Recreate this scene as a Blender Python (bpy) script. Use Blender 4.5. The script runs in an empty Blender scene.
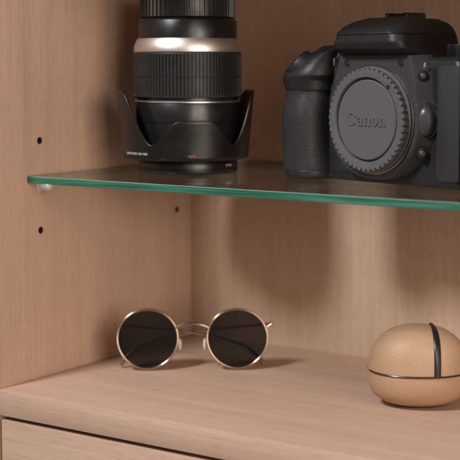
import bpy, bmesh, math, random
from mathutils import Vector, Matrix

S = 0.001                      # every length below is in millimetres
sc = bpy.context.scene
C = sc.collection

# ------------------------------------------------------------------ camera
YAW, PITCH = 0.5885, 0.091
cam_d = bpy.data.cameras.new('camera')
cam = bpy.data.objects.new('view_camera', cam_d); C.objects.link(cam)
cam.location = Vector((631.57, -689.38, 77.08)) * S
vdir = Vector((-math.sin(YAW) * math.cos(PITCH), math.cos(YAW) * math.cos(PITCH), -math.sin(PITCH)))
cam.rotation_euler = vdir.to_track_quat('-Z', 'Y').to_euler()
cam_d.sensor_width = 36.0
cam_d.lens = 1319.58 / 460 * 36
cam_d.shift_y = -43.7 / 460
cam_d.clip_start = 0.01
cam_d.clip_end = 50
cam_d.dof.use_dof = True
cam_d.dof.focus_distance = 0.86
cam_d.dof.aperture_fstop = 9.0
sc.camera = cam

# ------------------------------------------------------------------ light
w = bpy.data.worlds.new('World'); sc.world = w; w.use_nodes = True
w.node_tree.nodes['Background'].inputs['Color'].default_value = (1.0, 0.93, 0.86, 1)
w.node_tree.nodes['Background'].inputs['Strength'].default_value = 0.13

def area(name, frm, to, size, power, col, size_y=None):
    d = bpy.data.lights.new(name, 'AREA'); d.energy = power; d.color = col
    d.size = size
    if size_y: d.shape = 'RECTANGLE'; d.size_y = size_y
    o = bpy.data.objects.new(name, d); C.objects.link(o)
    o.location = frm
    o.rotation_euler = (Vector(to) - Vector(frm)).to_track_quat('-Z', 'Y').to_euler()
    return o
tgt = Vector((0.15, 0.13, 0.0))
key_dir = Vector((-0.24, -0.97, 0.85)).normalized()
area('key_lamp', tgt + key_dir * 1.7, tgt, 0.28, 28.5, (0.97, 0.97, 1.0))
fill_dir = Vector((0.85, -0.50, 0.20)).normalized()
area('fill_lamp', tgt + fill_dir * 1.7, tgt, 0.95, 22.0, (1.0, 0.87, 0.755))

sc.view_settings.view_transform = 'Standard'
sc.view_settings.look = 'None'
sc.view_settings.exposure = 0.0
sc.view_settings.gamma = 1.0
sc.cycles.max_bounces = 10
sc.cycles.transparent_max_bounces = 16
sc.cycles.use_denoising = True
try: sc.cycles.denoiser = 'OPENIMAGEDENOISE'
except Exception: pass

# ------------------------------------------------------------------ materials
def nt(name):
    m = bpy.data.materials.new(name); m.use_nodes = True
    return m, m.node_tree, m.node_tree.nodes['Principled BSDF']

def node(t, kind, **kw):
    n = t.nodes.new(kind)
    for k, v in kw.items():
        if k in n.inputs.keys(): n.inputs[k].default_value = v
        else: setattr(n, k, v)
    return n

def coords(t, scale):
    tc = node(t, 'ShaderNodeTexCoord'); mp = node(t, 'ShaderNodeMapping')
    mp.inputs['Scale'].default_value = scale
    t.links.new(tc.outputs['Object'], mp.inputs['Vector'])
    return mp.outputs['Vector']

def ramp(t, fac, stops):
    r = node(t, 'ShaderNodeValToRGB')
    el = r.color_ramp.elements
    while len(el) < len(stops): el.new(0.5)
    for e, (p, c) in zip(el, stops):
        e.position = p; e.color = (*c, 1) if len(c) == 3 else c
    t.links.new(fac, r.inputs['Fac'])
    return r.outputs['Color']

def wood(name, light, dark, along=2):
    def gs(a, l):
        q = [a, a, a]; q[along] = l; return tuple(q)
    m, t, b = nt(name)
    n1 = node(t, 'ShaderNodeTexNoise', Scale=1.0, Detail=5.0, Roughness=0.65)
    t.links.new(coords(t, gs(520, 6.0)), n1.inputs['Vector'])
    n2 = node(t, 'ShaderNodeTexNoise', Scale=1.0, Detail=3.0, Roughness=0.55)
    t.links.new(coords(t, gs(80, 2.0)), n2.inputs['Vector'])
    n3 = node(t, 'ShaderNodeTexNoise', Scale=1.0, Detail=2.0, Roughness=0.5)   # short pores
    t.links.new(coords(t, gs(1500, 55)), n3.inputs['Vector'])
    a = node(t, 'ShaderNodeMath', operation='MULTIPLY_ADD'); a.inputs[1].default_value = 0.55
    t.links.new(n1.outputs['Fac'], a.inputs[0])
    m2 = node(t, 'ShaderNodeMath', operation='MULTIPLY'); m2.inputs[1].default_value = 0.45
    t.links.new(n2.outputs['Fac'], m2.inputs[0]); t.links.new(m2.outputs[0], a.inputs[2])
    col = ramp(t, a.outputs[0], [(0.30, dark), (0.70, light)])
    mix = node(t, 'ShaderNodeMixRGB', blend_type='MULTIPLY')
    pore = ramp(t, n3.outputs['Fac'], [(0.32, (0.66, 0.58, 0.52)), (0.45, (1, 1, 1))])
    mix.inputs['Fac'].default_value = 0.45
    t.links.new(col, mix.inputs['Color1']); t.links.new(pore, mix.inputs['Color2'])
    t.links.new(mix.outputs['Color'], b.inputs['Base Color'])
    b.inputs['Roughness'].default_value = 0.5
    b.inputs['Specular IOR Level'].default_value = 0.3
    bp = node(t, 'ShaderNodeBump', Strength=0.12, Distance=0.0003)
    t.links.new(n1.outputs['Fac'], bp.inputs['Height']); t.links.new(bp.outputs['Normal'], b.inputs['Normal'])
    return m

def plastic(name, col, rough, bump=0.0, scale=1500, dist=0.0003, spec=0.5, speck=0.0, coat=0.0, voro=False):
    m, t, b = nt(name)
    b.inputs['Roughness'].default_value = rough
    b.inputs['Specular IOR Level'].default_value = spec
    b.inputs['Coat Weight'].default_value = coat
    b.inputs['Base Color'].default_value = (*col, 1)
    v = coords(t, (1, 1, 1))
    if voro:
        n = node(t, 'ShaderNodeTexVoronoi', Scale=scale, feature='SMOOTH_F1')
        h = n.outputs['Distance']
    else:
        n = node(t, 'ShaderNodeTexNoise', Scale=scale, Detail=4.0, Roughness=0.6)
        h = n.outputs['Fac']
    t.links.new(v, n.inputs['Vector'])
    if bump:
        bp = node(t, 'ShaderNodeBump', Strength=bump, Distance=dist)
        t.links.new(h, bp.inputs['Height']); t.links.new(bp.outputs['Normal'], b.inputs['Normal'])
    # dust and wear: faint large scale variation of roughness and colour
    n2 = node(t, 'ShaderNodeTexNoise', Scale=90.0, Detail=6.0, Roughness=0.7)
    t.links.new(v, n2.inputs['Vector'])
    r2 = node(t, 'ShaderNodeMapRange'); r2.inputs['To Min'].default_value = rough - 0.08; r2.inputs['To Max'].default_value = rough + 0.10
    r2.inputs['From Min'].default_value = 0.3; r2.inputs['From Max'].default_value = 0.7
    t.links.new(n2.outputs['Fac'], r2.inputs['Value']); t.links.new(r2.outputs['Result'], b.inputs['Roughness'])
    if speck:
        n3 = node(t, 'ShaderNodeTexNoise', Scale=1300.0, Detail=3.0, Roughness=0.7)
        t.links.new(v, n3.inputs['Vector'])
        c2 = tuple(min(1, x * (1 + speck)) for x in col); c1 = tuple(x * (1 - speck * 0.6) for x in col)
        t.links.new(ramp(t, n3.outputs['Fac'], [(0.35, c1), (0.68, c2)]), b.inputs['Base Color'])
    return m

def metal(name, col, rough):
    m, t, b = nt(name)
    b.inputs['Metallic'].default_value = 1.0
    b.inputs['Base Color'].default_value = (*col, 1)
    n = node(t, 'ShaderNodeTexNoise', Scale=400.0, Detail=4.0)
    t.links.new(coords(t, (1, 1, 6)), n.inputs['Vector'])
    r = node(t, 'ShaderNodeMapRange'); r.inputs['To Min'].default_value = max(0.02, rough - 0.06); r.inputs['To Max'].default_value = rough + 0.08
    t.links.new(n.outputs['Fac'], r.inputs['Value']); t.links.new(r.outputs['Result'], b.inputs['Roughness'])
    return m

def sheet_glass(name, tint, gloss=1.0, rough=0.0):
    # thin clear sheet: straight-through transmission plus a Fresnel (Schlick) mirror reflection
    m = bpy.data.materials.new(name); m.use_nodes = True; t = m.node_tree; t.nodes.clear()
    out = node(t, 'ShaderNodeOutputMaterial')
    geo = node(t, 'ShaderNodeNewGeometry')
    dot = node(t, 'ShaderNodeVectorMath', operation='DOT_PRODUCT')
    t.links.new(geo.outputs['Incoming'], dot.inputs[0]); t.links.new(geo.outputs['Normal'], dot.inputs[1])
    ab = node(t, 'ShaderNodeMath', operation='ABSOLUTE'); t.links.new(dot.outputs['Value'], ab.inputs[0])
    su = node(t, 'ShaderNodeMath', operation='SUBTRACT'); su.inputs[0].default_value = 1.0; t.links.new(ab.outputs[0], su.inputs[1])
    pw = node(t, 'ShaderNodeMath', operation='POWER'); pw.inputs[1].default_value = 5.0; t.links.new(su.outputs[0], pw.inputs[0])
    ma = node(t, 'ShaderNodeMath', operation='MULTIPLY_ADD'); ma.inputs[1].default_value = 0.96 * gloss; ma.inputs[2].default_value = 0.04 * gloss
    t.links.new(pw.outputs[0], ma.inputs[0])
    tr = node(t, 'ShaderNodeBsdfTransparent'); tr.inputs['Color'].default_value = (*tint, 1)
    gl = node(t, 'ShaderNodeBsdfGlossy'); gl.inputs['Roughness'].default_value = rough
    gl.inputs['Color'].default_value = (1, 1, 1, 1)
    mx = node(t, 'ShaderNodeMixShader')
    t.links.new(ma.outputs[0], mx.inputs[0]); t.links.new(tr.outputs[0], mx.inputs[1]); t.links.new(gl.outputs[0], mx.inputs[2])
    t.links.new(mx.outputs[0], out.inputs['Surface'])
    return m

M = {}
M['wood'] = wood('beech_laminate', (0.555, 0.376, 0.280), (0.435, 0.281, 0.200))
M['wood_x'] = wood('beech_laminate_across', (0.555, 0.376, 0.280), (0.435, 0.281, 0.200), along=0)
M['hole'] = plastic('hole_dark', (0.02, 0.012, 0.008), 0.8)
M['glass'] = sheet_glass('clear_sheet_glass', (0.955, 0.985, 0.968), 0.8, 0.008)
m, t, b = nt('green_glass_edge'); M['edge'] = m
n = node(t, 'ShaderNodeTexNoise', Scale=1.0, Detail=3.0)
t.links.new(coords(t, (14, 14, 420)), n.inputs['Vector'])
t.links.new(ramp(t, n.outputs['Fac'], [(0.34, (0.016, 0.075, 0.048)), (0.5, (0.032, 0.128, 0.082)), (0.68, (0.060, 0.185, 0.125))]), b.inputs['Base Color'])
b.inputs['Roughness'].default_value = 0.28
M['arris'] = plastic('ground_glass_arris', (0.13, 0.25, 0.19), 0.35)
M['shell'] = plastic('camera_plastic_shaded', (0.014, 0.0133, 0.014), 0.42, 0.30, 2600, 0.0002, 0.36, 0.25)  # same plastic as the housing, darkened: shade put into the colour
M['body'] = plastic('camera_plastic_lit', (0.043, 0.041, 0.044), 0.50, 0.30, 2600, 0.0002, 0.2, 0.25)  # greyer copy of the shell plastic: front light put into the colour
M['black'] = plastic('black_plastic', (0.012, 0.011, 0.011), 0.38, 0.1, 1500)
M['rubber'] = plastic('grip_rubber', (0.023, 0.0218, 0.0228), 0.48, 0.55, 1150, 0.0004, 0.34, 0.2, voro=True)
M['skin'] = plastic('skin_rubber_shaded', (0.012, 0.0115, 0.012), 0.6, 0.5, 1150, 0.0004, 0.35, 0.2, voro=True)  # grip rubber made darker, the shade of the recess put into its colour
M['port'] = plastic('port_rubber', (0.031, 0.029, 0.030), 0.6, 0.2, 2000, 0.0002, 0.25, 0.15)
M['cap'] = plastic('cap_plastic', (0.098, 0.095, 0.100), 0.55, 0.25, 2600, 0.0002, 0.2, 0.18)
M['mount'] = metal('mount_steel', (0.42, 0.38, 0.34), 0.22)
M['screw'] = metal('dark_screw', (0.10, 0.095, 0.095), 0.4)
M['btn'] = plastic('button_plastic', (0.05, 0.048, 0.05), 0.36)
M['symbol'] = plastic('painted_symbol', (0.55, 0.36, 0.24), 0.6)
M['lamp'] = plastic('lamp_window', (0.16, 0.15, 0.15), 0.15)
M['barrel'] = plastic('lens_black_paint', (0.008, 0.0075, 0.0075), 0.30, 0.12, 2200)
M['ribs'] = plastic('zoom_rubber', (0.015, 0.0138, 0.0134), 0.46, 0.2, 2200, 0.0003, 0.4)
M['hood'] = plastic('hood_plastic', (0.0085, 0.007, 0.0066), 0.31, 0.12, 2600, 0.0002, 0.42)
M['silver'] = metal('satin_silver', (0.66, 0.60, 0.55), 0.42)
M['chrome'] = metal('chrome', (0.80, 0.76, 0.72), 0.34)
M['white'] = plastic('white_print', (0.62, 0.60, 0.58), 0.6)
M['red'] = plastic('red_print', (0.14, 0.03, 0.024), 0.6)
M['gold'] = metal('pale_gold_metal', (0.50, 0.38, 0.28), 0.16)
M['tint'] = sheet_glass('dark_tinted_lens', (0.085, 0.07, 0.065), 1.6, 0.02)
M['leather'] = plastic('tan_leather', (0.40, 0.25, 0.15), 0.5, 0.35, 1100, 0.0004, 0.4, 0.12, voro=True)
m, t, b = nt('milky_pin_plastic'); M['pin'] = m
b.inputs['Base Color'].default_value = (0.72, 0.67, 0.60, 1); b.inputs['Roughness'].default_value = 0.22
b.inputs['Transmission Weight'].default_value = 0.2; b.inputs['IOR'].default_value = 1.45
M['temple_tip'] = plastic('brown_tip', (0.05, 0.025, 0.015), 0.3)

# ------------------------------------------------------------------ helpers
def mesh_obj(name, bm, mat, parent=None, smooth=True, angle=35, mats=None, weld=False):
    if weld: bmesh.ops.remove_doubles(bm, verts=bm.verts, dist=0.001)
    bmesh.ops.recalc_face_normals(bm, faces=bm.faces)
    bmesh.ops.scale(bm, vec=(S, S, S), verts=bm.verts)
    me = bpy.data.meshes.new(name); bm.to_mesh(me); bm.free()
    for mm in (mats or [mat]): me.materials.append(mm)
    if smooth:
        me.polygons.foreach_set('use_smooth', [True] * len(me.polygons))
        try: me.set_sharp_from_angle(angle=math.radians(angle))
        except Exception: pass
    o = bpy.data.objects.new(name, me); C.objects.link(o)
    if parent: o.parent = parent
    return o

def empty(name, loc, rz, label, cat):
    o = bpy.data.objects.new(name, None); C.objects.link(o)
    o.empty_display_size = 0.02
    o.location = Vector(loc) * S; o.rotation_euler = (0, 0, rz)
    o['label'] = label; o['category'] = cat
    return o

def tag(o, label, cat): o['label'] = label; o['category'] = cat; return o

def grid_faces(bm, rows, close_u=True):
    """rows: list of rings of BMVerts"""
    for a, b2 in zip(rows, rows[1:]):
        n_ = len(a)
        for i in range(n_ if close_u else n_ - 1):
            j = (i + 1) % n_
            bm.faces.new((a[i], a[j], b2[j], b2[i]))

def loft(bm, sections, cap0=True, cap1=True):
    rows = [[bm.verts.new(q) for q in s] for s in sections]
    grid_faces(bm, rows)
    if cap0: bm.faces.new(rows[0])
    if cap1: bm.faces.new(rows[-1])
    return rows

def lathe(bm, prof, n_=96, closed=True, axis='Z', mod=None):
    """prof: list of (r, z); closed joins last to first; r==0 gives a pole. mod(az, i) -> radius offset"""
    rows = []
    for i, (r, z) in enumerate(prof):
        ring = []
        for k in range(n_):
            a = 2 * math.pi * k / n_
            rr = r + (mod(a, i) if mod else 0)
            ring.append(bm.verts.new((rr * math.sin(a), -rr * math.cos(a), z)))
        rows.append(ring)
    if closed: rows.append(rows[0])
    grid_faces(bm, rows)
    return rows

def forward(bm):
    """turn a shape built round +Z into one built round the local forward axis (-Y), keeping 'up' in +Z"""
    bmesh.ops.transform(bm, matrix=Matrix(((1, 0, 0, 0), (0, 0, -1, 0), (0, 1, 0, 0), (0, 0, 0, 1))), verts=bm.verts)

def rrect(u0, u1, f0, f1, r, n_=8):
    """rounded rectangle in plan, points as (x, y) with y = -f"""
    pts = []
    for cx, cy, a0 in ((u1 - r, f1 - r, 0), (u0 + r, f1 - r, 90), (u0 + r, f0 + r, 180), (u1 - r, f0 + r, 270)):
        for k in range(n_ + 1):
            a = math.radians(a0 + 90 * k / n_)
            pts.append((cx + r * math.cos(a), -(cy + r * math.sin(a))))
    return pts

def box(bm, x0, x1, y0, y1, z0, z1, bev=0.0, seg=2):
    g = bmesh.ops.create_cube(bm, size=1.0)
    vs = g['verts']
    for v in vs: v.co = Vector((x0 + (v.co.x + .5) * (x1 - x0), y0 + (v.co.y + .5) * (y1 - y0), z0 + (v.co.z + .5) * (z1 - z0)))
    if bev:
        es = list({e for v in vs for e in v.link_edges})
        bmesh.ops.bevel(bm, geom=es, offset=bev, segments=seg, profile=0.5, affect='EDGES')

def tube(bm, pts, r, n_=12, closed=False):
    pts = [Vector(q) for q in pts]
    rows = []; N_ = len(pts); up = None
    for i, q in enumerate(pts):
        if closed: tdir = (pts[(i + 1) % N_] - pts[i - 1]).normalized()
        else: tdir = (pts[min(i + 1, N_ - 1)] - pts[max(i - 1, 0)]).normalized()
        if up is None: up = tdir.orthogonal().normalized()
        up = (up - tdir * up.dot(tdir)).normalized()
        sd = tdir.cross(up)
        rr = r[i] if isinstance(r, (list, tuple)) else r
        rows.append([bm.verts.new(q + (up * math.cos(2 * math.pi * k / n_) + sd * math.sin(2 * math.pi * k / n_)) * rr) for k in range(n_)])
    if closed:
        rows.append(rows[0]); grid_faces(bm, rows)
    else:
        grid_faces(bm, rows); bm.faces.new(rows[0]); bm.faces.new(rows[-1])

def bake(o):
    """apply the object's modifiers through the depsgraph"""
    dg = bpy.context.evaluated_depsgraph_get()
    me = bpy.data.meshes.new_from_object(o.evaluated_get(dg))
    o.modifiers.clear(); o.data = me
    return o

def text_mesh(body, size, extrude=0.03):
    cu = bpy.data.curves.new('lettering', 'FONT'); cu.body = body; cu.size = size; cu.extrude = extrude
    cu.align_x = 'CENTER'; cu.align_y = 'CENTER'; cu.resolution_u = 6
    ob = bpy.data.objects.new('lettering', cu); C.objects.link(ob)
    dg = bpy.context.evaluated_depsgraph_get()
    me = bpy.data.meshes.new_from_object(ob.evaluated_get(dg))
    bpy.data.objects.remove(ob); bpy.data.curves.remove(cu)
    bm = bmesh.new(); bm.from_mesh(me); bpy.data.meshes.remove(me)
    return bm

def curved_text(body, size, R, az, z, mat, parent, name='lettering', sx=1.0):
    bm = text_mesh(body, size)
    bmesh.ops.subdivide_edges(bm, edges=[e for e in bm.edges if e.calc_length() > 1.5], cuts=2)
    for v in bm.verts:
        x, y, h = v.co
        a = math.radians(az) + x * sx / R; rr = R + 0.06 + h
        v.co = (rr * math.sin(a), -rr * math.cos(a), z + y)
    return mesh_obj(name, bm, mat, parent, smooth=False)

# ------------------------------------------------------------------ cabinet
CAB_F, CAB_B = -33.0, 199.0
cab = empty('display_cabinet', (300, 83, -380), 0, 'open display cabinet in pale reddish beech laminate holding the glass shelf', 'cabinet')
cab_inv = Vector((-300, -83, 380))
def cab_part(name, boxes, bev=0.4, mat='wood'):
    bm = bmesh.new()
    for q in boxes: box(bm, *q, bev=bev)
    bmesh.ops.translate(bm, vec=cab_inv, verts=bm.verts)
    return mesh_obj(name, bm, M[mat], cab, angle=40)
side = cab_part('side_panel', [(-18, 0, CAB_F, CAB_B + 9, -380, 206.5)])
HOLES = [(13.55, 24.25), (13.55, -7.75), (13.55, -39.75), (179, 24.25), (179, -7.75), (179, -39.75)]
cut_bm = bmesh.new()
for y, z in HOLES:
    g = bmesh.ops.create_cone(cut_bm, cap_ends=True, segments=28, radius1=2.6, radius2=2.6, depth=24,
                              matrix=Matrix.Translation((0, y, z)) @ Matrix.Rotation(math.pi / 2, 4, 'Y'))
bmesh.ops.translate(cut_bm, vec=cab_inv, verts=cut_bm.verts)
cut = mesh_obj('drill', cut_bm, M['hole'], cab, smooth=False)
md = side.modifiers.new('holes', 'BOOLEAN'); md.operation = 'DIFFERENCE'; md.object = cut; md.solver = 'EXACT'
bake(side)
side.data.materials.clear(); side.data.materials.append(M['wood']); side.data.materials.append(M['hole'])
for pl in side.data.polygons:
    c = (side.matrix_basis @ pl.center) / S - cab_inv
    on_face = abs(c.x) < 0.05 or abs(c.x + 18) < 0.5
    inside = any((c.y - y) ** 2 + (c.z - z) ** 2 < 3.0 ** 2 for y, z in HOLES) and -14 < c.x < -0.2
    pl.material_index = 1 if inside else 0
me_ = cut.data; bpy.data.objects.remove(cut); bpy.data.meshes.remove(me_)
cab_part('back_panel', [(0.3, 700, CAB_B, CAB_B + 8, -380, 206.5)])
cab_part('side_panel', [(700.5, 718, CAB_F, CAB_B + 9, -380, 206.5)])
cab_part('top_panel', [(0.3, 700, CAB_F, CAB_B - 0.3, 188, 206)], 0.6, 'wood_x')
SHELF_Z = -146.0
cab_part('wood_shelf', [(0.3, 700, CAB_F, CAB_B - 0.3, SHELF_Z - 18, SHELF_Z)], 0.8, 'wood_x')
cab_part('drawer_front', [(2.0, 698, CAB_F + 1, CAB_F + 18, -376, SHELF_Z - 21)], 1.0, 'wood_x')

# ------------------------------------------------------------------ glass shelf on its pin
TH = 5.0
bm = bmesh.new()
x0, x1, y0, y1 = 0.6, 698.0, 0.0, 196.3
ch = 0.45
prof = [(y0, -TH + ch, ), (y0, -ch), (y0 + ch, 0), (y1 - ch, 0), (y1, -ch), (y1, -TH + ch), (y1 - ch, -TH), (y0 + ch, -TH)]
L = [bm.verts.new((x0, y, z)) for y, z in prof]; R_ = [bm.verts.new((x1, y, z)) for y, z in prof]
idx = {0: 1, 1: 2, 2: 0, 3: 2, 4: 1, 5: 2, 6: 0, 7: 2}      # face k joins prof[k] to prof[k+1]
for k in range(8):
    j = (k + 1) % 8
    f = bm.faces.new((L[k], L[j], R_[j], R_[k])); f.material_index = idx[k]
f = bm.faces.new(L); f.material_index = 1
f = bm.faces.new(R_); f.material_index = 1
gs = mesh_obj('glass_shelf', bm, None, smooth=False, mats=[M['glass'], M['edge'], M['arris']])
tag(gs, 'clear glass shelf with a green front edge carrying the lens and the camera', 'shelf')

pin = empty('shelf_pin', (0, 13.55, -7.9), 0, 'small milky shelf support under the left front corner of the glass shelf', 'shelf pin')
bm = bmesh.new()
lathe(bm, [(0.01, -9), (2.35, -9), (2.45, -8.4), (2.45, 0.2), (2.5, 0.3), (3.2, 0.5), (3.3, 7.2), (3.0, 9.2), (1.9, 10.6), (0.01, 11.0)], 32, closed=False)
bmesh.ops.rotate(bm, cent=(0, 0, 0), matrix=Matrix.Rotation(math.pi / 2, 3, 'Y'), verts=bm.verts)
for v in bm.verts:
    if v.co.x > 0.3: v.co.z = max(min(v.co.z, 2.85), -3.2) if v.co.z > 0 else v.co.z * 1.1
mesh_obj('peg', bm, M['pin'], pin, weld=True)
bm = bmesh.new()
lathe(bm, [(0.01, 0.15), (4.3, 0.15), (4.3, 0.9), (3.9, 1.2), (0.01, 1.2)], 32, closed=False)
bmesh.ops.rotate(bm, cent=(0, 0, 0), matrix=Matrix.Rotation(math.pi / 2, 3, 'Y'), verts=bm.verts)
for v in bm.verts: v.co.z = min(v.co.z, 2.85)
mesh_obj('collar', bm, M['pin'], pin, weld=True)

# ------------------------------------------------------------------ zoom lens standing on its front, hood reversed
lens = empty('zoom_lens', (71.7, 94.1, 0), math.radians(35.55), 'black zoom lens with ribbed ring, standing nose down in its petal hood', 'camera lens')
bm = bmesh.new()
lathe(bm, [(30, 0.05), (34.6, 0.05), (35.6, 0.5), (36.2, 1.4), (36.3, 3.4), (35.7, 3.7), (35.7, 4.2), (36.3, 4.5), (36.3, 8.2), (35.4, 9.6), (35.2, 14), (30, 14)], 128)
fr = mesh_obj('front_rim', bm, M['barrel'], lens, weld=True)
curved_text('\u00d8 72mm', 2.0, 36.3, 54, 6.4, M['white'], fr)
bm = bmesh.new()
lathe(bm, [(0.01, 0.9), (32.5, 0.9), (32.5, 4), (0.01, 4)], 96, closed=False)
mesh_obj('front_cap', bm, M['black'], lens, weld=True)

# petal hood
def sst(a, b2, x):
    x = max(0.0, min(1.0, (x - a) / (b2 - a))); return x * x * (3 - 2 * x)
def lin_s(a, b2, x):
    x = max(0.0, min(1.0, (x - a) / (b2 - a)))
    return 0.45 * x + 0.55 * x * x * (3 - 2 * x)
def hood_h(az):
    t_ = abs((math.degrees(az) - 8.0 + 90) % 180 - 90)          # 0 on a short petal, 90 on a long one
    if t_ <= 40: return 38.8 - 17.2 * sst(14, 39, t_)
    return 21.6 + 38.2 * min(1.0, max(0, (lin_s(40.5, 72, t_) * 0.9 + 0.10 * sst(50, 76, t_))))
_raw = [hood_h(2 * math.pi * k / 720) for k in range(720)]
def hood_s(az):
    k = int(round(az / (2 * math.pi) * 720)); wsum = 0; v = 0
    for d_ in range(-11, 12):
        w_ = 1 - abs(d_) / 12; v += w_ * _raw[(k + d_) % 720]; wsum += w_
    return v / wsum - 0.2
def hood_R(z):
    return 46.0 + (z - 13) / 46.0 * 3.0 if z > 13 else 46.0 - (2.6 - math.sqrt(max(0, 2.6 ** 2 - (13 - z) ** 2)) if z > 10.4 else 0)
bm = bmesh.new()
NA = 720
cols = []
lower = [(36.4, 9.7), (40, 10.0), (43.2, 10.35)] + [(43.4 + 2.6 * math.sin(a), 13.0 - 2.6 * math.cos(a)) for a in (0.2, 0.5, 0.8, 1.1, 1.35, 1.57)]
for k in range(NA):
    a = 2 * math.pi * k / NA
    h = hood_s(a)
    pr = list(lower)
    for i in range(1, 19):
        z = 13 + (h - 0.7 - 13) * i / 18
        pr.append((46.0 + (z - 13) / 46 * 4.0, z))
    ro = 46.0 + (h - 13) / 46 * 4.0
    pr += [(ro - 0.15, h - 0.3), (ro - 0.5, h), (ro - 1.3, h), (ro - 1.7, h - 0.3), (ro - 1.85, h - 0.8)]
    for i in range(1, 9):
        z = (h - 0.8) + (14 - (h - 0.8)) * i / 8
        pr.append((46.0 + (z - 13) / 46 * 4.0 - 1.85, z))
    pr += [(42.5, 12.6), (36.4, 12.2)]
    cols.append([bm.verts.new((r * math.sin(a), -r * math.cos(a), z)) for r, z in pr])
cols.append(cols[0])
for a, b2 in zip(cols, cols[1:]):
    n_ = len(a)
    for i in range(n_):
        j = (i + 1) % n_
        bm.faces.new((a[i], b2[i], b2[j], a[j]))
hood = mesh_obj('lens_hood', bm, M['hood'], lens, angle=50)
hood.location.x = -1.6 * S
curved_text('LENS HOOD  EW-78D', 2.1, 46.2, -50, 15.2, M['white'], hood, sx=1.15)
bm = bmesh.new()
for k in range(9):
    pass
rows = []
for j, z in enumerate((13.5, 15.0)):
    rows.append([bm.verts.new((46.25 * math.sin(math.radians(a)), -46.25 * math.cos(math.radians(a)), z)) for a in [2.2 + 0.8 * i for i in range(9)]])
grid_faces(bm, rows, close_u=False)
mesh_obj('index_mark', bm, M['red'], hood, smooth=False)

# barrels
bm = bmesh.new()
lathe(bm, [(30, 13), (37.2, 13), (37.4, 35.6), (37.0, 36.0), (37.0, 36.6), (37.5, 37.0), (37.9, 50.6), (37.6, 51.1), (30, 51.1)], 128)
mesh_obj('front_barrel', bm, M['barrel'], lens, weld=True)
bm = bmesh.new()
lathe(bm, [(30, 51.0), (38.1, 51.0), (38.45, 51.3), (38.45, 51.9), (38.1, 52.3), (30, 52.3)], 160)
mesh_obj('trim_ring', bm, M['chrome'], lens, weld=True)
bm = bmesh.new()
lathe(bm, [(30, 52.2), (37.2, 52.2), (37.2, 54.6), (30, 54.6)], 96)
mesh_obj('barrel_gap', bm, M['barrel'], lens, weld=True)
NR = 94
def rib(a, i):
    ph = (a / (2 * math.pi) * NR) % 1.0
    if i not in ribbed: return 0.0
    g = 1.0 if (ph < 0.26) else 0.0
    return -1.0 * g
prof = [(30, 54.5), (38.6, 54.5), (39.1, 54.9), (39.2, 55.6)]
prof += [(39.2, 56.3), (39.2, 60), (39.2, 64), (39.2, 68.2)]
ribbed = {4, 5, 6, 7}
prof += [(38.7, 68.5), (38.7, 69.1), (39.2, 69.4)]
n0 = len(prof)
prof += [(39.2, 69.7), (39.2, 75), (39.2, 80), (39.2, 84.9)]
ribbed |= {n0, n0 + 1, n0 + 2, n0 + 3}
prof += [(39.2, 85.4), (39.0, 86.3), (38.6, 86.7), (30, 86.7)]
bm = bmesh.new(); lathe(bm, prof, NR * 8, mod=rib)
mesh_obj('zoom_ring', bm, M['ribs'], lens, angle=28)
bm = bmesh.new()
lathe(bm, [(30, 86.7), (38.2, 86.7), (39.0, 87.0), (39.1, 87.6), (38.6, 91.5), (37.2, 95.0), (36.2, 96.6), (30, 96.6)], 160)
mesh_obj('silver_ring', bm, M['silver'], lens, weld=True)
bm = bmesh.new()
lathe(bm, [(28, 96.5), (35.8, 96.5), (35.8, 109), (34.8, 110.5), (33.8, 111), (28, 111)], 128)
mesh_obj('rear_barrel', bm, M['barrel'], lens, weld=True)
bm = bmesh.new()
def rc(a, i): return (-0.7 if (a / (2 * math.pi) * 60) % 1 < 0.4 else 0) if 2 <= i <= 4 else 0
lathe(bm, [(0.01, 111.2), (33.0, 111.2), (34.4, 112), (34.4, 124), (34.4, 130), (33.4, 132), (0.01, 132)], 480, closed=False, mod=rc)
mesh_obj('rear_cap', bm, M['black'], lens, weld=False, angle=28)

# ------------------------------------------------------------------ camera body  (local x = across, -y = forward, z = up)
dslr = empty('dslr_camera', (239.24, 78.91, 0), math.radians(-16), 'black reflex camera with a grey cap on its lens mount, on the glass shelf', 'camera')
MH = 42.6                                              # height of the mount axis
bm = bmesh.new()
def sec(u0, u1, f0, f1, z, r=5): return [(x, y, z) for x, y in rrect(u0, u1, f0, f1, r)]
# core
loft(bm, [sec(-75, 63, -41, -1.2, 0.6), sec(-76, 64, -42, -0.2, 1.6), sec(-76, 64, -42, 0, 4), sec(-76, 64, -42, 0, 76), sec(-75, 62.5, -41, -1, 80), sec(-72, 60, -39, -3.5, 82.5)])
# grip-side shoulder (top plate)
loft(bm, [sec(-75, -26, -40, -1, 60), sec(-74, -26, -40, -1.0, 82), sec(-72, -26, -39, -3, 87), sec(-68, -26, -37, -7, 90.5), sec(-62, -26, -33, -12, 91.5)])
# prism hump with an overhanging nose
loft(bm, [sec(-36, 36, -40, 4, 70, 8), sec(-34, 34, -40, 7.5, 80, 8), sec(-33, 33, -40, 9.5, 83.5, 8), sec(-32, 32, -41, 14.5, 85.5, 8), sec(-31, 31, -41, 19.5, 88, 8),
          sec(-30, 30, -42, 21.0, 92, 8), sec(-28.5, 28.5, -42, 20.0, 97, 8), sec(-26, 26, -41, 16, 102, 8), sec(-23, 23, -39, 10, 105, 8), sec(-18, 18, -35, 3, 107.5, 8)])
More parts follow.
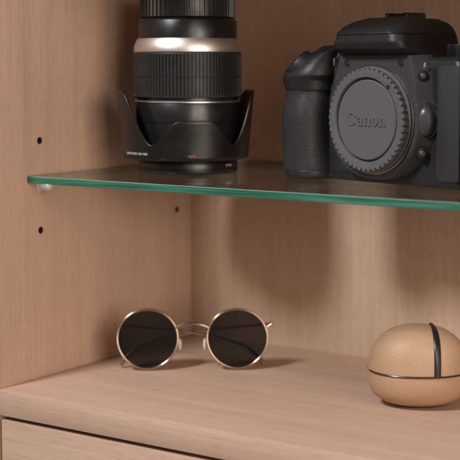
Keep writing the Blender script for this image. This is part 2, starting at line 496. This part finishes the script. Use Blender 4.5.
# upper plastic of the grip, rising to the shutter release
def gsec(uL, uR, fF, z, fB=-34.0, e=2.6, n_=48):
    uc, a = (uL + uR) / 2, (uR - uL) / 2; fc, b_ = (fF + fB) / 2, (fF - fB) / 2
    pts = []
    for k in range(n_):
        t_ = 2 * math.pi * k / n_
        cu, su = math.cos(t_), math.sin(t_)
        pts.append((uc + a * math.copysign(abs(cu) ** (2 / e), cu), -(fc + b_ * math.copysign(abs(su) ** (2 / e), su)), z))
    return pts
loft(bm, [gsec(-85.2, -48, 18.0, 60), gsec(-86.4, -48, 19.0, 65), gsec(-87.2, -48, 19.8, 68), gsec(-87.0, -45, 20.0, 70.5), gsec(-84.5, -45, 18.8, 74), gsec(-79.5, -45, 16.0, 78),
          gsec(-74.0, -45, 12.5, 82), gsec(-68.0, -44, 8.0, 86), gsec(-61.0, -42, 2, 89.5), gsec(-57.0, -42, -4, 91)])
# grip foot
loft(bm, [gsec(-83.5, -50, 16.5, 0.5), gsec(-85.0, -49, 18.2, 1.5), gsec(-85.4, -48.5, 18.6, 3), gsec(-85.4, -48.5, 18.6, 7)])
# grip core under the rubber
loft(bm, [gsec(-84.0, -51, 17.0, 5), gsec(-82.0, -51, 15.5, 62)])
def fuse(name, bm, mat, vox=0.0006, it=7):
    o = mesh_obj(name, bm, mat, dslr)
    rm = o.modifiers.new('union', 'REMESH'); rm.mode = 'VOXEL'; rm.voxel_size = vox
    sm = o.modifiers.new('soften', 'SMOOTH'); sm.factor = 0.5; sm.iterations = it
    bake(o)
    o.data.materials.clear(); o.data.materials.append(mat)
    o.data.polygons.foreach_set('use_smooth', [True] * len(o.data.polygons))
    return o
body = fuse('body_shell', bm, M['shell'])
# mount housing
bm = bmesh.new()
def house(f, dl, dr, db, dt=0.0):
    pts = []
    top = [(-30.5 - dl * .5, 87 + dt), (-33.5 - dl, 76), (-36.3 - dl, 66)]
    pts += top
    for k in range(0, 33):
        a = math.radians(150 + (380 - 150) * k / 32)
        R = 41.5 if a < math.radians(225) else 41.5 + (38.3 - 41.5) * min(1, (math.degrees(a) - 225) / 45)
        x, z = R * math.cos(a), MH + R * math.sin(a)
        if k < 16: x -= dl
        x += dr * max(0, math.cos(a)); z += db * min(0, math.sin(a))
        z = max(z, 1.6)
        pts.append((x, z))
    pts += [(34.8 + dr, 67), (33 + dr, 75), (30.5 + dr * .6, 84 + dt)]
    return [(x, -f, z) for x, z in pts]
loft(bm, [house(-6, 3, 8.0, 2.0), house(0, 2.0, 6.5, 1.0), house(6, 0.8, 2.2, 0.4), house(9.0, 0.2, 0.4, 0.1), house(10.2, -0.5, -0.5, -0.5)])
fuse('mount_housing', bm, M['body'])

# rubber of the grip
bm = bmesh.new()
gp = [(-80.0, 18.0, 5.2), (-80.7, 18.8, 6.2), (-81.0, 19.4, 12), (-81.0, 19.8, 20), (-81.4, 20.4, 30), (-81.6, 20.8, 40), (-80.8, 20.2, 48), (-79.0, 18.4, 55), (-78.5, 17.6, 59), (-79.6, 18.2, 63), (-80.8, 19.0, 66.0), (-80.2, 18.4, 66.8)]
loft(bm, [gsec(uL - 5.2, -49.5, fF, z, -33.5, 2.7, 72) for uL, fF, z in gp])
gr = mesh_obj('grip_rubber', bm, M['rubber'], dslr, angle=60)
ss = gr.modifiers.new('smooth', 'SUBSURF'); ss.levels = 2; ss.render_levels = 2

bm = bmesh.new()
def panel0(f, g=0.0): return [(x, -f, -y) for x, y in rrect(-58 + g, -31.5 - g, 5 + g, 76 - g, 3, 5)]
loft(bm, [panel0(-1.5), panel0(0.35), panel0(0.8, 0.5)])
mesh_obj('shaded_rubber_skin', bm, M['skin'], dslr, angle=40)  # panel between grip and mount, its shade painted in with darker rubber
# soft port cover beside the mount, at the far end
bm = bmesh.new()
def panel(u0, u1, z0, z1, f, r=3):
    return [(x, -f, -y) for x, y in rrect(u0, u1, z0, z1, r, 5)]
loft(bm, [panel(45, 63.2, 5, 77, -1.0), panel(45, 63.2, 5, 77, 0.5), panel(45.7, 62.6, 5.6, 76.3, 0.95)])
mesh_obj('port_cover', bm, M['port'], dslr, angle=40)

# steel mount ring
bm = bmesh.new()
lathe(bm, [(30, 9.5), (35.0, 9.5), (35.3, 9.9), (35.3, 11.2), (35.0, 11.5), (30, 11.5)], 160)
forward(bm); bmesh.ops.translate(bm, vec=(0, 0, MH), verts=bm.verts)
mesh_obj('mount_ring', bm, M['mount'], dslr, weld=True)

# body cap, scalloped round its rim
capo = None
bm = bmesh.new()
NT = 48; per = 12
cp = [(20, 11.6), (33.8, 11.6), (34.0, 11.9), (34.0, 12.7), (33.7, 13.0),         # 0-4 flange
      (32.6, 13.1), (32.6, 15.0), (33.3, 16.4), (33.3, 17.6), (32.8, 18.0),       # 5-9 toothed wall
      (28.2, 18.05), (27.5, 17.9), (27.15, 17.4), (27.0, 14.9), (26.5, 14.5), (26.0, 14.9), (25.7, 16.5), (25.1, 16.9), (12, 17.0), (0.01, 17.0)]
def tooth(a, i):
    if not 5 <= i <= 9: return 0.0
    ph = (a / (2 * math.pi) * NT) % 1.0
    g = 0.0
    if ph < 0.48: g = math.sin(math.pi * ph / 0.48) ** 0.6
    return -g * 1.65
lathe(bm, cp, NT * per, closed=False, mod=tooth)
forward(bm); bmesh.ops.translate(bm, vec=(0, 0, MH), verts=bm.verts)
capo = mesh_obj('body_cap', bm, M['cap'], dslr, angle=32)
bm = bmesh.new()
lathe(bm, [(0.01, 18.02), (1.4, 18.02), (1.4, 18.12), (0.01, 18.12)], 24, closed=False)
forward(bm); bmesh.ops.translate(bm, vec=(19.8, 0, MH + 21.2), verts=bm.verts)
mesh_obj('index_dot', bm, M['black'], capo)

# raised maker's lettering on the cap, drawn letter by letter: heavy stems, thin joins
def ring_pts(cx, cy, rx, ry, a0, a1, n_):
    return [(cx + rx * math.cos(math.radians(a0 + (a1 - a0) * k / n_)), cy + ry * math.sin(math.radians(a0 + (a1 - a0) * k / n_))) for k in range(n_ + 1)]
def strip(outer, inner): return list(zip(outer, inner))
glyph = []      # each entry: list of (outer point, inner point) pairs = one closed ribbon
def add_strip(o_, i_): glyph.append(strip(o_, i_))
# C : 0..9.6 wide, 9 high
o_ = ring_pts(4.9, 4.4, 4.9, 4.7, 52, 322, 40); i_ = ring_pts(5.7, 4.4, 3.3, 3.7, 62, 312, 40); add_strip(o_, i_)
add_strip([(7.9, 8.1), (9.0, 8.4), (9.2, 6.6)], [(6.9, 7.4), (7.6, 7.2), (8.3, 5.6)])
# a
def stem(x0, x1, y0, y1): add_strip([(x0, y0), (x0, y1)], [(x1, y0), (x1, y1)])
def small_a(x):
    add_strip(ring_pts(x + 2.5, 1.9, 2.5, 2.05, 75, 285, 18), ring_pts(x + 2.9, 1.9, 1.0, 1.1, 75, 285, 18))
    stem(x + 3.2, x + 5.6, 0.0, 4.6)
    add_strip(ring_pts(x + 3.0, 4.2, 2.5, 2.2, 0, 165, 18), ring_pts(x + 2.8, 4.2, 0.7, 1.2, 0, 165, 18))
def small_n(x):
    stem(x + 0.4, x + 2.8, 0, 6.2)
    add_strip([(x, 6.3), (x, 5.4)], [(x + 1.2, 6.3), (x + 1.2, 5.4)])
    add_strip(ring_pts(x + 4.1, 3.9, 2.5, 2.5, 0, 150, 18), ring_pts(x + 3.7, 3.9, 0.9, 1.3, 0, 150, 18))
    stem(x + 4.3, x + 6.7, 0, 4.0)
def small_o(x):
    add_strip(ring_pts(x + 3.2, 3.15, 3.2, 3.25, 0, 360, 36), ring_pts(x + 3.2, 3.15, 0.8, 2.2, 0, 360, 36))
small_a(10.0); small_n(16.3); small_o(23.6); small_n(30.6)
bm = bmesh.new()
for gi, st in enumerate(glyph):
    dz = 0.004 * gi
    bot = [(bm.verts.new((o[0], o[1], 16.6)), bm.verts.new((i[0], i[1], 16.6))) for o, i in st]
    def inset(o, i):
        # small chamfer
        ox, oy = o; ix, iy = i; dx, dy = ix - ox, iy - oy; l_ = math.hypot(dx, dy) or 1
        return (ox + dx / l_ * .22, oy + dy / l_ * .22), (ix - dx / l_ * .22, iy - dy / l_ * .22)
    top = []
    mid = []
    for o, i in st:
        mid.append((bm.verts.new((o[0], o[1], 17.4 + dz)), bm.verts.new((i[0], i[1], 17.4 + dz))))
        a, b2 = inset(o, i); top.append((bm.verts.new((*a, 17.62 + dz)), bm.verts.new((*b2, 17.62 + dz))))
    for p_, q_ in zip(range(len(st) - 1), range(1, len(st))):
        bm.faces.new((top[p_][0], top[q_][0], top[q_][1], top[p_][1]))
        for lo, hi in ((bot, mid), (mid, top)):
            bm.faces.new((lo[p_][0], lo[q_][0], hi[q_][0], hi[p_][0]))
            bm.faces.new((lo[p_][1], lo[q_][1], hi[q_][1], hi[p_][1]))
    for e in (0, -1):
        for lo, hi in ((bot, mid), (mid, top)):
            bm.faces.new((lo[e][0], lo[e][1], hi[e][1], hi[e][0]))
for v in bm.verts: v.co = Vector(((v.co.x - 18.9) * 0.93, (v.co.y - 4.2) * 0.93, v.co.z))
forward(bm); bmesh.ops.translate(bm, vec=(0, 0, MH), verts=bm.verts)
mesh_obj('raised_lettering', bm, M['cap'], capo, smooth=False)

# screws on the housing
for u_ in (-24.2, 23.2):
    bm = bmesh.new()
    lathe(bm, [(0.01, 10.35), (0.55, 10.35), (0.65, 10.65), (1.35, 10.7), (1.5, 10.5), (1.5, 9.6), (2.2, 9.6), (2.2, 10.35), (2.05, 10.45)][:6], 28, closed=False)
    forward(bm); bmesh.ops.translate(bm, vec=(u_, -0.15, MH + 36.2), verts=bm.verts)
    s_ = mesh_obj('screw', bm, M['screw'], dslr)
    bm = bmesh.new()
    lathe(bm, [(1.55, 10.0), (1.55, 10.45), (2.3, 10.45), (2.3, 10.0)], 28)
    forward(bm); bmesh.ops.translate(bm, vec=(u_, -0.1, MH + 36.2), verts=bm.verts)
    mesh_obj('recess', bm, M['black'], s_)

def knob(name, u_, f_, z_, ang, prof, mat, parent=dslr, sx=1.0, sz=1.0, n_=40):
    """turned piece whose axis points forward, swung by ang degrees towards +x"""
    bm = bmesh.new(); lathe(bm, prof, n_, closed=False)
    for v in bm.verts: v.co.x *= sx; v.co.y *= sz
    forward(bm)
    bmesh.ops.rotate(bm, cent=(0, 0, 0), matrix=Matrix.Rotation(math.radians(ang), 3, 'Z'), verts=bm.verts)
    bmesh.ops.translate(bm, vec=(u_, -f_, z_), verts=bm.verts)
    return mesh_obj(name, bm, mat, parent)
# flash button and depth preview button on the side of the mount housing
for nm, zz in (('flash_button', 70.8), ('preview_button', 22.4)):
    kb = knob(nm, 37.0, 4.8, zz, 58, [(0.01, 2.1), (1.6, 2.0), (2.1, 1.5), (2.2, 0.4), (2.2, -2)], M['btn'])
    knob('bezel', 37.0, 4.8, zz, 58, [(2.3, -2), (2.3, 1.1), (2.6, 1.35), (3.3, 1.2), (3.6, 0.4), (3.6, -2)], M['black'], kb)
# flash symbol above it
bm = bmesh.new()
pts = [(-0.2, 1.9), (0.9, 1.9), (0.35, 0.5), (1.0, 0.5), (-0.6, -1.9), (-0.15, -0.2), (-0.8, -0.2)]
lo = [bm.verts.new((x, z, 0.0)) for x, z in pts]; hi = [bm.verts.new((x, z, 0.25)) for x, z in pts]
grid_faces(bm, [lo, hi]); bm.faces.new(hi)
forward(bm)
bmesh.ops.rotate(bm, cent=(0, 0, 0), matrix=Matrix.Rotation(math.radians(58), 3, 'Z'), verts=bm.verts)
bmesh.ops.translate(bm, vec=(38.3, -5.1, 77.2), verts=bm.verts)
mesh_obj('flash_symbol', bm, M['symbol'], dslr, smooth=False)
# lens release
rel = knob('lens_release', 39.0, 4.2, MH, 34, [(0.01, 4.6), (2.5, 4.4), (4.6, 3.6), (5.9, 2.2), (6.3, 0.6), (6.3, -6)], M['btn'], sx=0.95, sz=1.55)
knob('bezel', 39.3, 3.6, MH, 34, [(6.4, -5), (6.4, 0.6), (6.9, 1.6), (7.7, 1.4), (8.4, 0.2), (8.6, -6)], M['black'], rel, sx=1.0, sz=1.42)
# focus lamp
bm = bmesh.new(); box(bm, -47.0, -44.6, -1.4, 1.6, 76.8, 82.4, 0.5)
mesh_obj('focus_lamp', bm, M['lamp'], dslr)
# shutter release in its tilted collar
nrm = Vector((-0.50, -0.50, 0.70)).normalized()
rot = Vector((0, 0, 1)).rotation_difference(nrm).to_matrix()
def on_top(name, prof, mat, parent, pos, n_=48, ex=1.0):
    bm = bmesh.new(); lathe(bm, prof, n_, closed=False)
    for v in bm.verts: v.co.x *= ex
    bmesh.ops.rotate(bm, cent=(0, 0, 0), matrix=rot, verts=bm.verts)
    bmesh.ops.translate(bm, vec=pos, verts=bm.verts)
    return mesh_obj(name, bm, mat, parent)
SP = (-70.5, -10.5, 79.0)
shb = on_top('shutter_button', [(0.01, 2.0), (3.0, 1.8), (4.8, 2.1), (5.8, 2.5), (6.4, 2.1), (6.4, -3)], M['skin'], dslr, SP)
on_top('collar', [(7.0, -4), (7.0, 1.6), (7.4, 2.6), (8.4, 2.9), (9.8, 2.2), (10.8, 0.2), (11.2, -4)], M['shell'], shb, SP)
# top fittings
bm = bmesh.new()
def dial(a, i): return -0.5 if 1 <= i <= 3 and (a / (2 * math.pi) * 44) % 1 < 0.4 else 0
lathe(bm, [(9.5, 81), (10.6, 82.5), (10.6, 86), (10.6, 89.5), (9.8, 90.6), (0.01, 90.8)], 352, closed=False, mod=dial)
bmesh.ops.translate(bm, vec=(49, 20, 0), verts=bm.verts)
mesh_obj('mode_dial', bm, M['black'], dslr, angle=28)
bm = bmesh.new()
box(bm, -9.5, 9.5, 10, 28, 107.0, 108.3, 0.2); box(bm, -9.5, -7.4, 10, 28, 108.3, 110.6, 0.2); box(bm, 7.4, 9.5, 10, 28, 108.3, 110.6, 0.2)
box(bm, -9.5, -5.6, 10, 28, 110.6, 111.4, 0.2); box(bm, 5.6, 9.5, 10, 28, 110.6, 111.4, 0.2)
mesh_obj('hot_shoe', bm, M['screw'], dslr, smooth=False)

# ------------------------------------------------------------------ sunglasses on the wooden shelf below
sg = empty('sunglasses', (79.3, 88.5, SHELF_Z), math.radians(35.6), 'round dark sunglasses with a thin pale gold wire frame on the lower wooden shelf', 'sunglasses')
LA, LB, LX = 22.2, 21.6, 33.0
lean = Matrix.Rotation(math.radians(-9), 3, 'X')
def gl(v): return lean @ Vector(v)
def rim_pts(s_, k_=1.0, n_=72, y=0.0):
    out = []
    for i in range(n_):
        a = 2 * math.pi * i / n_
        x = LA * k_ * math.cos(a); z = LB * k_ * math.sin(a)
        z *= 1.0; x *= 1.0 + 0.03 * math.sin(a)
        out.append(gl((s_ * (LX + 0) + x, y + 0.0 * (x * s_), 23.3 + z)))
    return out
for s_ in (-1, 1):
    bm = bmesh.new(); tube(bm, rim_pts(s_), 0.8, 12, closed=True)
    rim = mesh_obj('rim', bm, M['gold'], sg)
    # domed lens
    bm = bmesh.new()
    rows = []
    for j in range(9):
        k_ = 0.985 * j / 8 if j else 0.001
        rows.append([bm.verts.new(q + gl((0, -0.35 * (1 - k_ * k_), 0))) for q in rim_pts(s_, k_, 64)])
    grid_faces(bm, rows)
    mesh_obj('lens', bm, M['tint'], rim, weld=True, angle=80)
    # end piece and folded temple
    bm = bmesh.new()
    e0 = gl((s_ * (LX + LA - 0.4), 0.4, 32)); e1 = gl((s_ * (LX + LA + 2.6), 1.0, 34)); e2 = gl((s_ * (LX + LA + 3.2), 5.5, 34))
    tube(bm, [e0, e1, gl((s_ * (LX + LA + 3.4), 2.5, 34)), e2], [1.0, 1.25, 1.2, 1.0], 10)
    mesh_obj('hinge', bm, M['gold'], sg)
    bm = bmesh.new()
    yy = 6.5 if s_ < 0 else 9.0
    tp = [e2, gl((s_ * (LX + LA + 2.4), yy, 33.8)), gl((s_ * (LX + 8), yy + 1.5, 32)), gl((s_ * 8, yy + 2, 29)), gl((-s_ * 20, yy + 2, 24)), gl((-s_ * 40, yy + 1.5, 17)), gl((-s_ * 50, yy + 1, 9)), gl((-s_ * 53, yy + 1, 3.5))]
    tube(bm, tp, [0.9, 0.9, 0.8, 0.8, 0.8, 1.2, 1.7, 1.5], 10)
    mesh_obj('temple', bm, M['gold'], sg)
    bm = bmesh.new()
    g = bmesh.ops.create_uvsphere(bm, u_segments=16, v_segments=10, radius=1.0)
    for v in g['verts']: v.co = gl((s_ * 9.4, 5.5, 19)) + Vector((v.co.x * 1.6, v.co.y * 2.6, v.co.z * 4.6))
    mesh_obj('nose_pad', bm, M['pin'], sg)
bm = bmesh.new()
br = [gl((x, -0.6 - 1.2 * (1 - (x / 12.5) ** 2), 31.4 + 3.2 * (1 - (x / 12.5) ** 2))) for x in [-12.6 + 25.2 * i / 20 for i in range(21)]]
tube(bm, br, 1.05, 10)
mesh_obj('bridge', bm, M['gold'], sg)

# ------------------------------------------------------------------ tan case at the right
cs = empty('glasses_case', (259, 93, SHELF_Z), math.radians(33), 'rounded tan leather case with a small black tab on the lower wooden shelf', 'case')
bm = bmesh.new()
def csec(x, h, d):
    return [(x, d * math.copysign(abs(math.cos(a)) ** 0.75, math.cos(a)), 21 + 5.5 * (h - 13) / 39.75 + h / 2 * math.copysign(abs(math.sin(a)) ** 0.75, math.sin(a))) for a in [2 * math.pi * k / 40 for k in range(40)]]
secs = []
for i in range(25):
    q = -1 + 2 * i / 24
    k_ = max(0.04, (1 - abs(q) ** 2.3)) ** 0.5
    secs.append(csec(q * 33, 53.0 * (0.25 + 0.75 * k_) if abs(q) < 1 else 10, 27 * k_))
loft(bm, secs)
cb = mesh_obj('case_body', bm, M['leather'], cs, angle=60)
bm = bmesh.new()
def on_case(x, deg, off=0.5):
    q = x / 33.0; kk = max(0.04, 1 - abs(q) ** 2.3) ** 0.5
    h = 53.0 * (0.25 + 0.75 * kk); d = 27 * kk + off
    a = math.radians(deg); ca, sa = math.cos(a), math.sin(a)
    return (x, d * math.copysign(abs(ca) ** 0.75, ca), 21 + 5.5 * (h - 13) / 39.75 + (h / 2 + off) * math.copysign(abs(sa) ** 0.75, sa))
rows = []
for k in range(29):
    deg = 182 - 104 * k / 28
    wd = 2.1 - 0.9 * (k / 28) ** 3
    rows.append([bm.verts.new(on_case(9 - wd, deg, -0.4)), bm.verts.new(on_case(9 - wd, deg, 0.5)), bm.verts.new(on_case(9 - wd * .6, deg, 1.0)),
                 bm.verts.new(on_case(9 + wd * .6, deg, 1.0)), bm.verts.new(on_case(9 + wd, deg, 0.5)), bm.verts.new(on_case(9 + wd, deg, -0.4))])
grid_faces(bm, rows); bm.faces.new(rows[0]); bm.faces.new(rows[-1])
mesh_obj('black_tab', bm, M['black'], cs)

# ------------------------------------------------------------------ added unseen lens shape further right on the glass, keeping side light off the camera
blocker = empty('added_light_blocker', (360, 50, 0), 0, 'added black lens shape blocking side light, out of view on the glass shelf right of the camera', 'camera lens')
bm = bmesh.new(); lathe(bm, [(20, 0.1), (40, 0.1), (41, 0.8), (41, 12), (43.5, 16), (44.5, 18), (44.5, 40), (20, 40)], 96)
mesh_obj('barrel', bm, M['barrel'], blocker, weld=True)
bm = bmesh.new(); lathe(bm, [(20, 40), (44.0, 40), (45, 41), (45, 60), (45, 84), (44, 85), (20, 85)], 384, mod=lambda a, i: -0.8 if 2 <= i <= 4 and (a / (2 * math.pi) * 64) % 1 < 0.3 else 0)
mesh_obj('focus_ring', bm, M['ribs'], blocker, angle=28)
bm = bmesh.new(); lathe(bm, [(20, 85), (44.5, 85), (45.5, 87), (45.5, 112), (44.5, 113), (43, 113), (42.5, 112), (0.01, 111.6)], 96, closed=False)
mesh_obj('front_cap', bm, M['black'], blocker)

# stitched seam round the case, lid of the built-in flash
bm = bmesh.new()
seam = []
for k in range(60):
    a = 2 * math.pi * k / 60
    q = 0.985 * math.cos(a); kk = max(0.04, 1 - abs(q) ** 2.3) ** 0.5
    hh = 53.0 * (0.25 + 0.75 * kk); u_ = (24 - 21 - 5.5 * (hh - 13) / 39.75) / (hh / 2)
    d_ = 27 * kk * max(0.0, 1 - abs(u_) ** (1 / 0.75 * 2)) ** (0.75 / 2)
    seam.append((q * 33, math.copysign(d_ + 0.1, math.sin(a)), 24))
tube(bm, seam, 0.7, 8, closed=True)
mesh_obj('seam', bm, M['temple_tip'], cs)
bm = bmesh.new()
loft(bm, [sec(-28.4, 28.4, -20, 20.6, 97.2, 8), sec(-28.8, 28.8, -20, 20.4, 97.8, 8), sec(-26.6, 26.6, -20, 16.6, 102, 8), sec(-23.6, 23.6, -20, 10.6, 105.3, 8), sec(-18, 18, -20, 3, 108.0, 8)])
ss = mesh_obj('flash_lid', bm, M['shell'], dslr, angle=30)
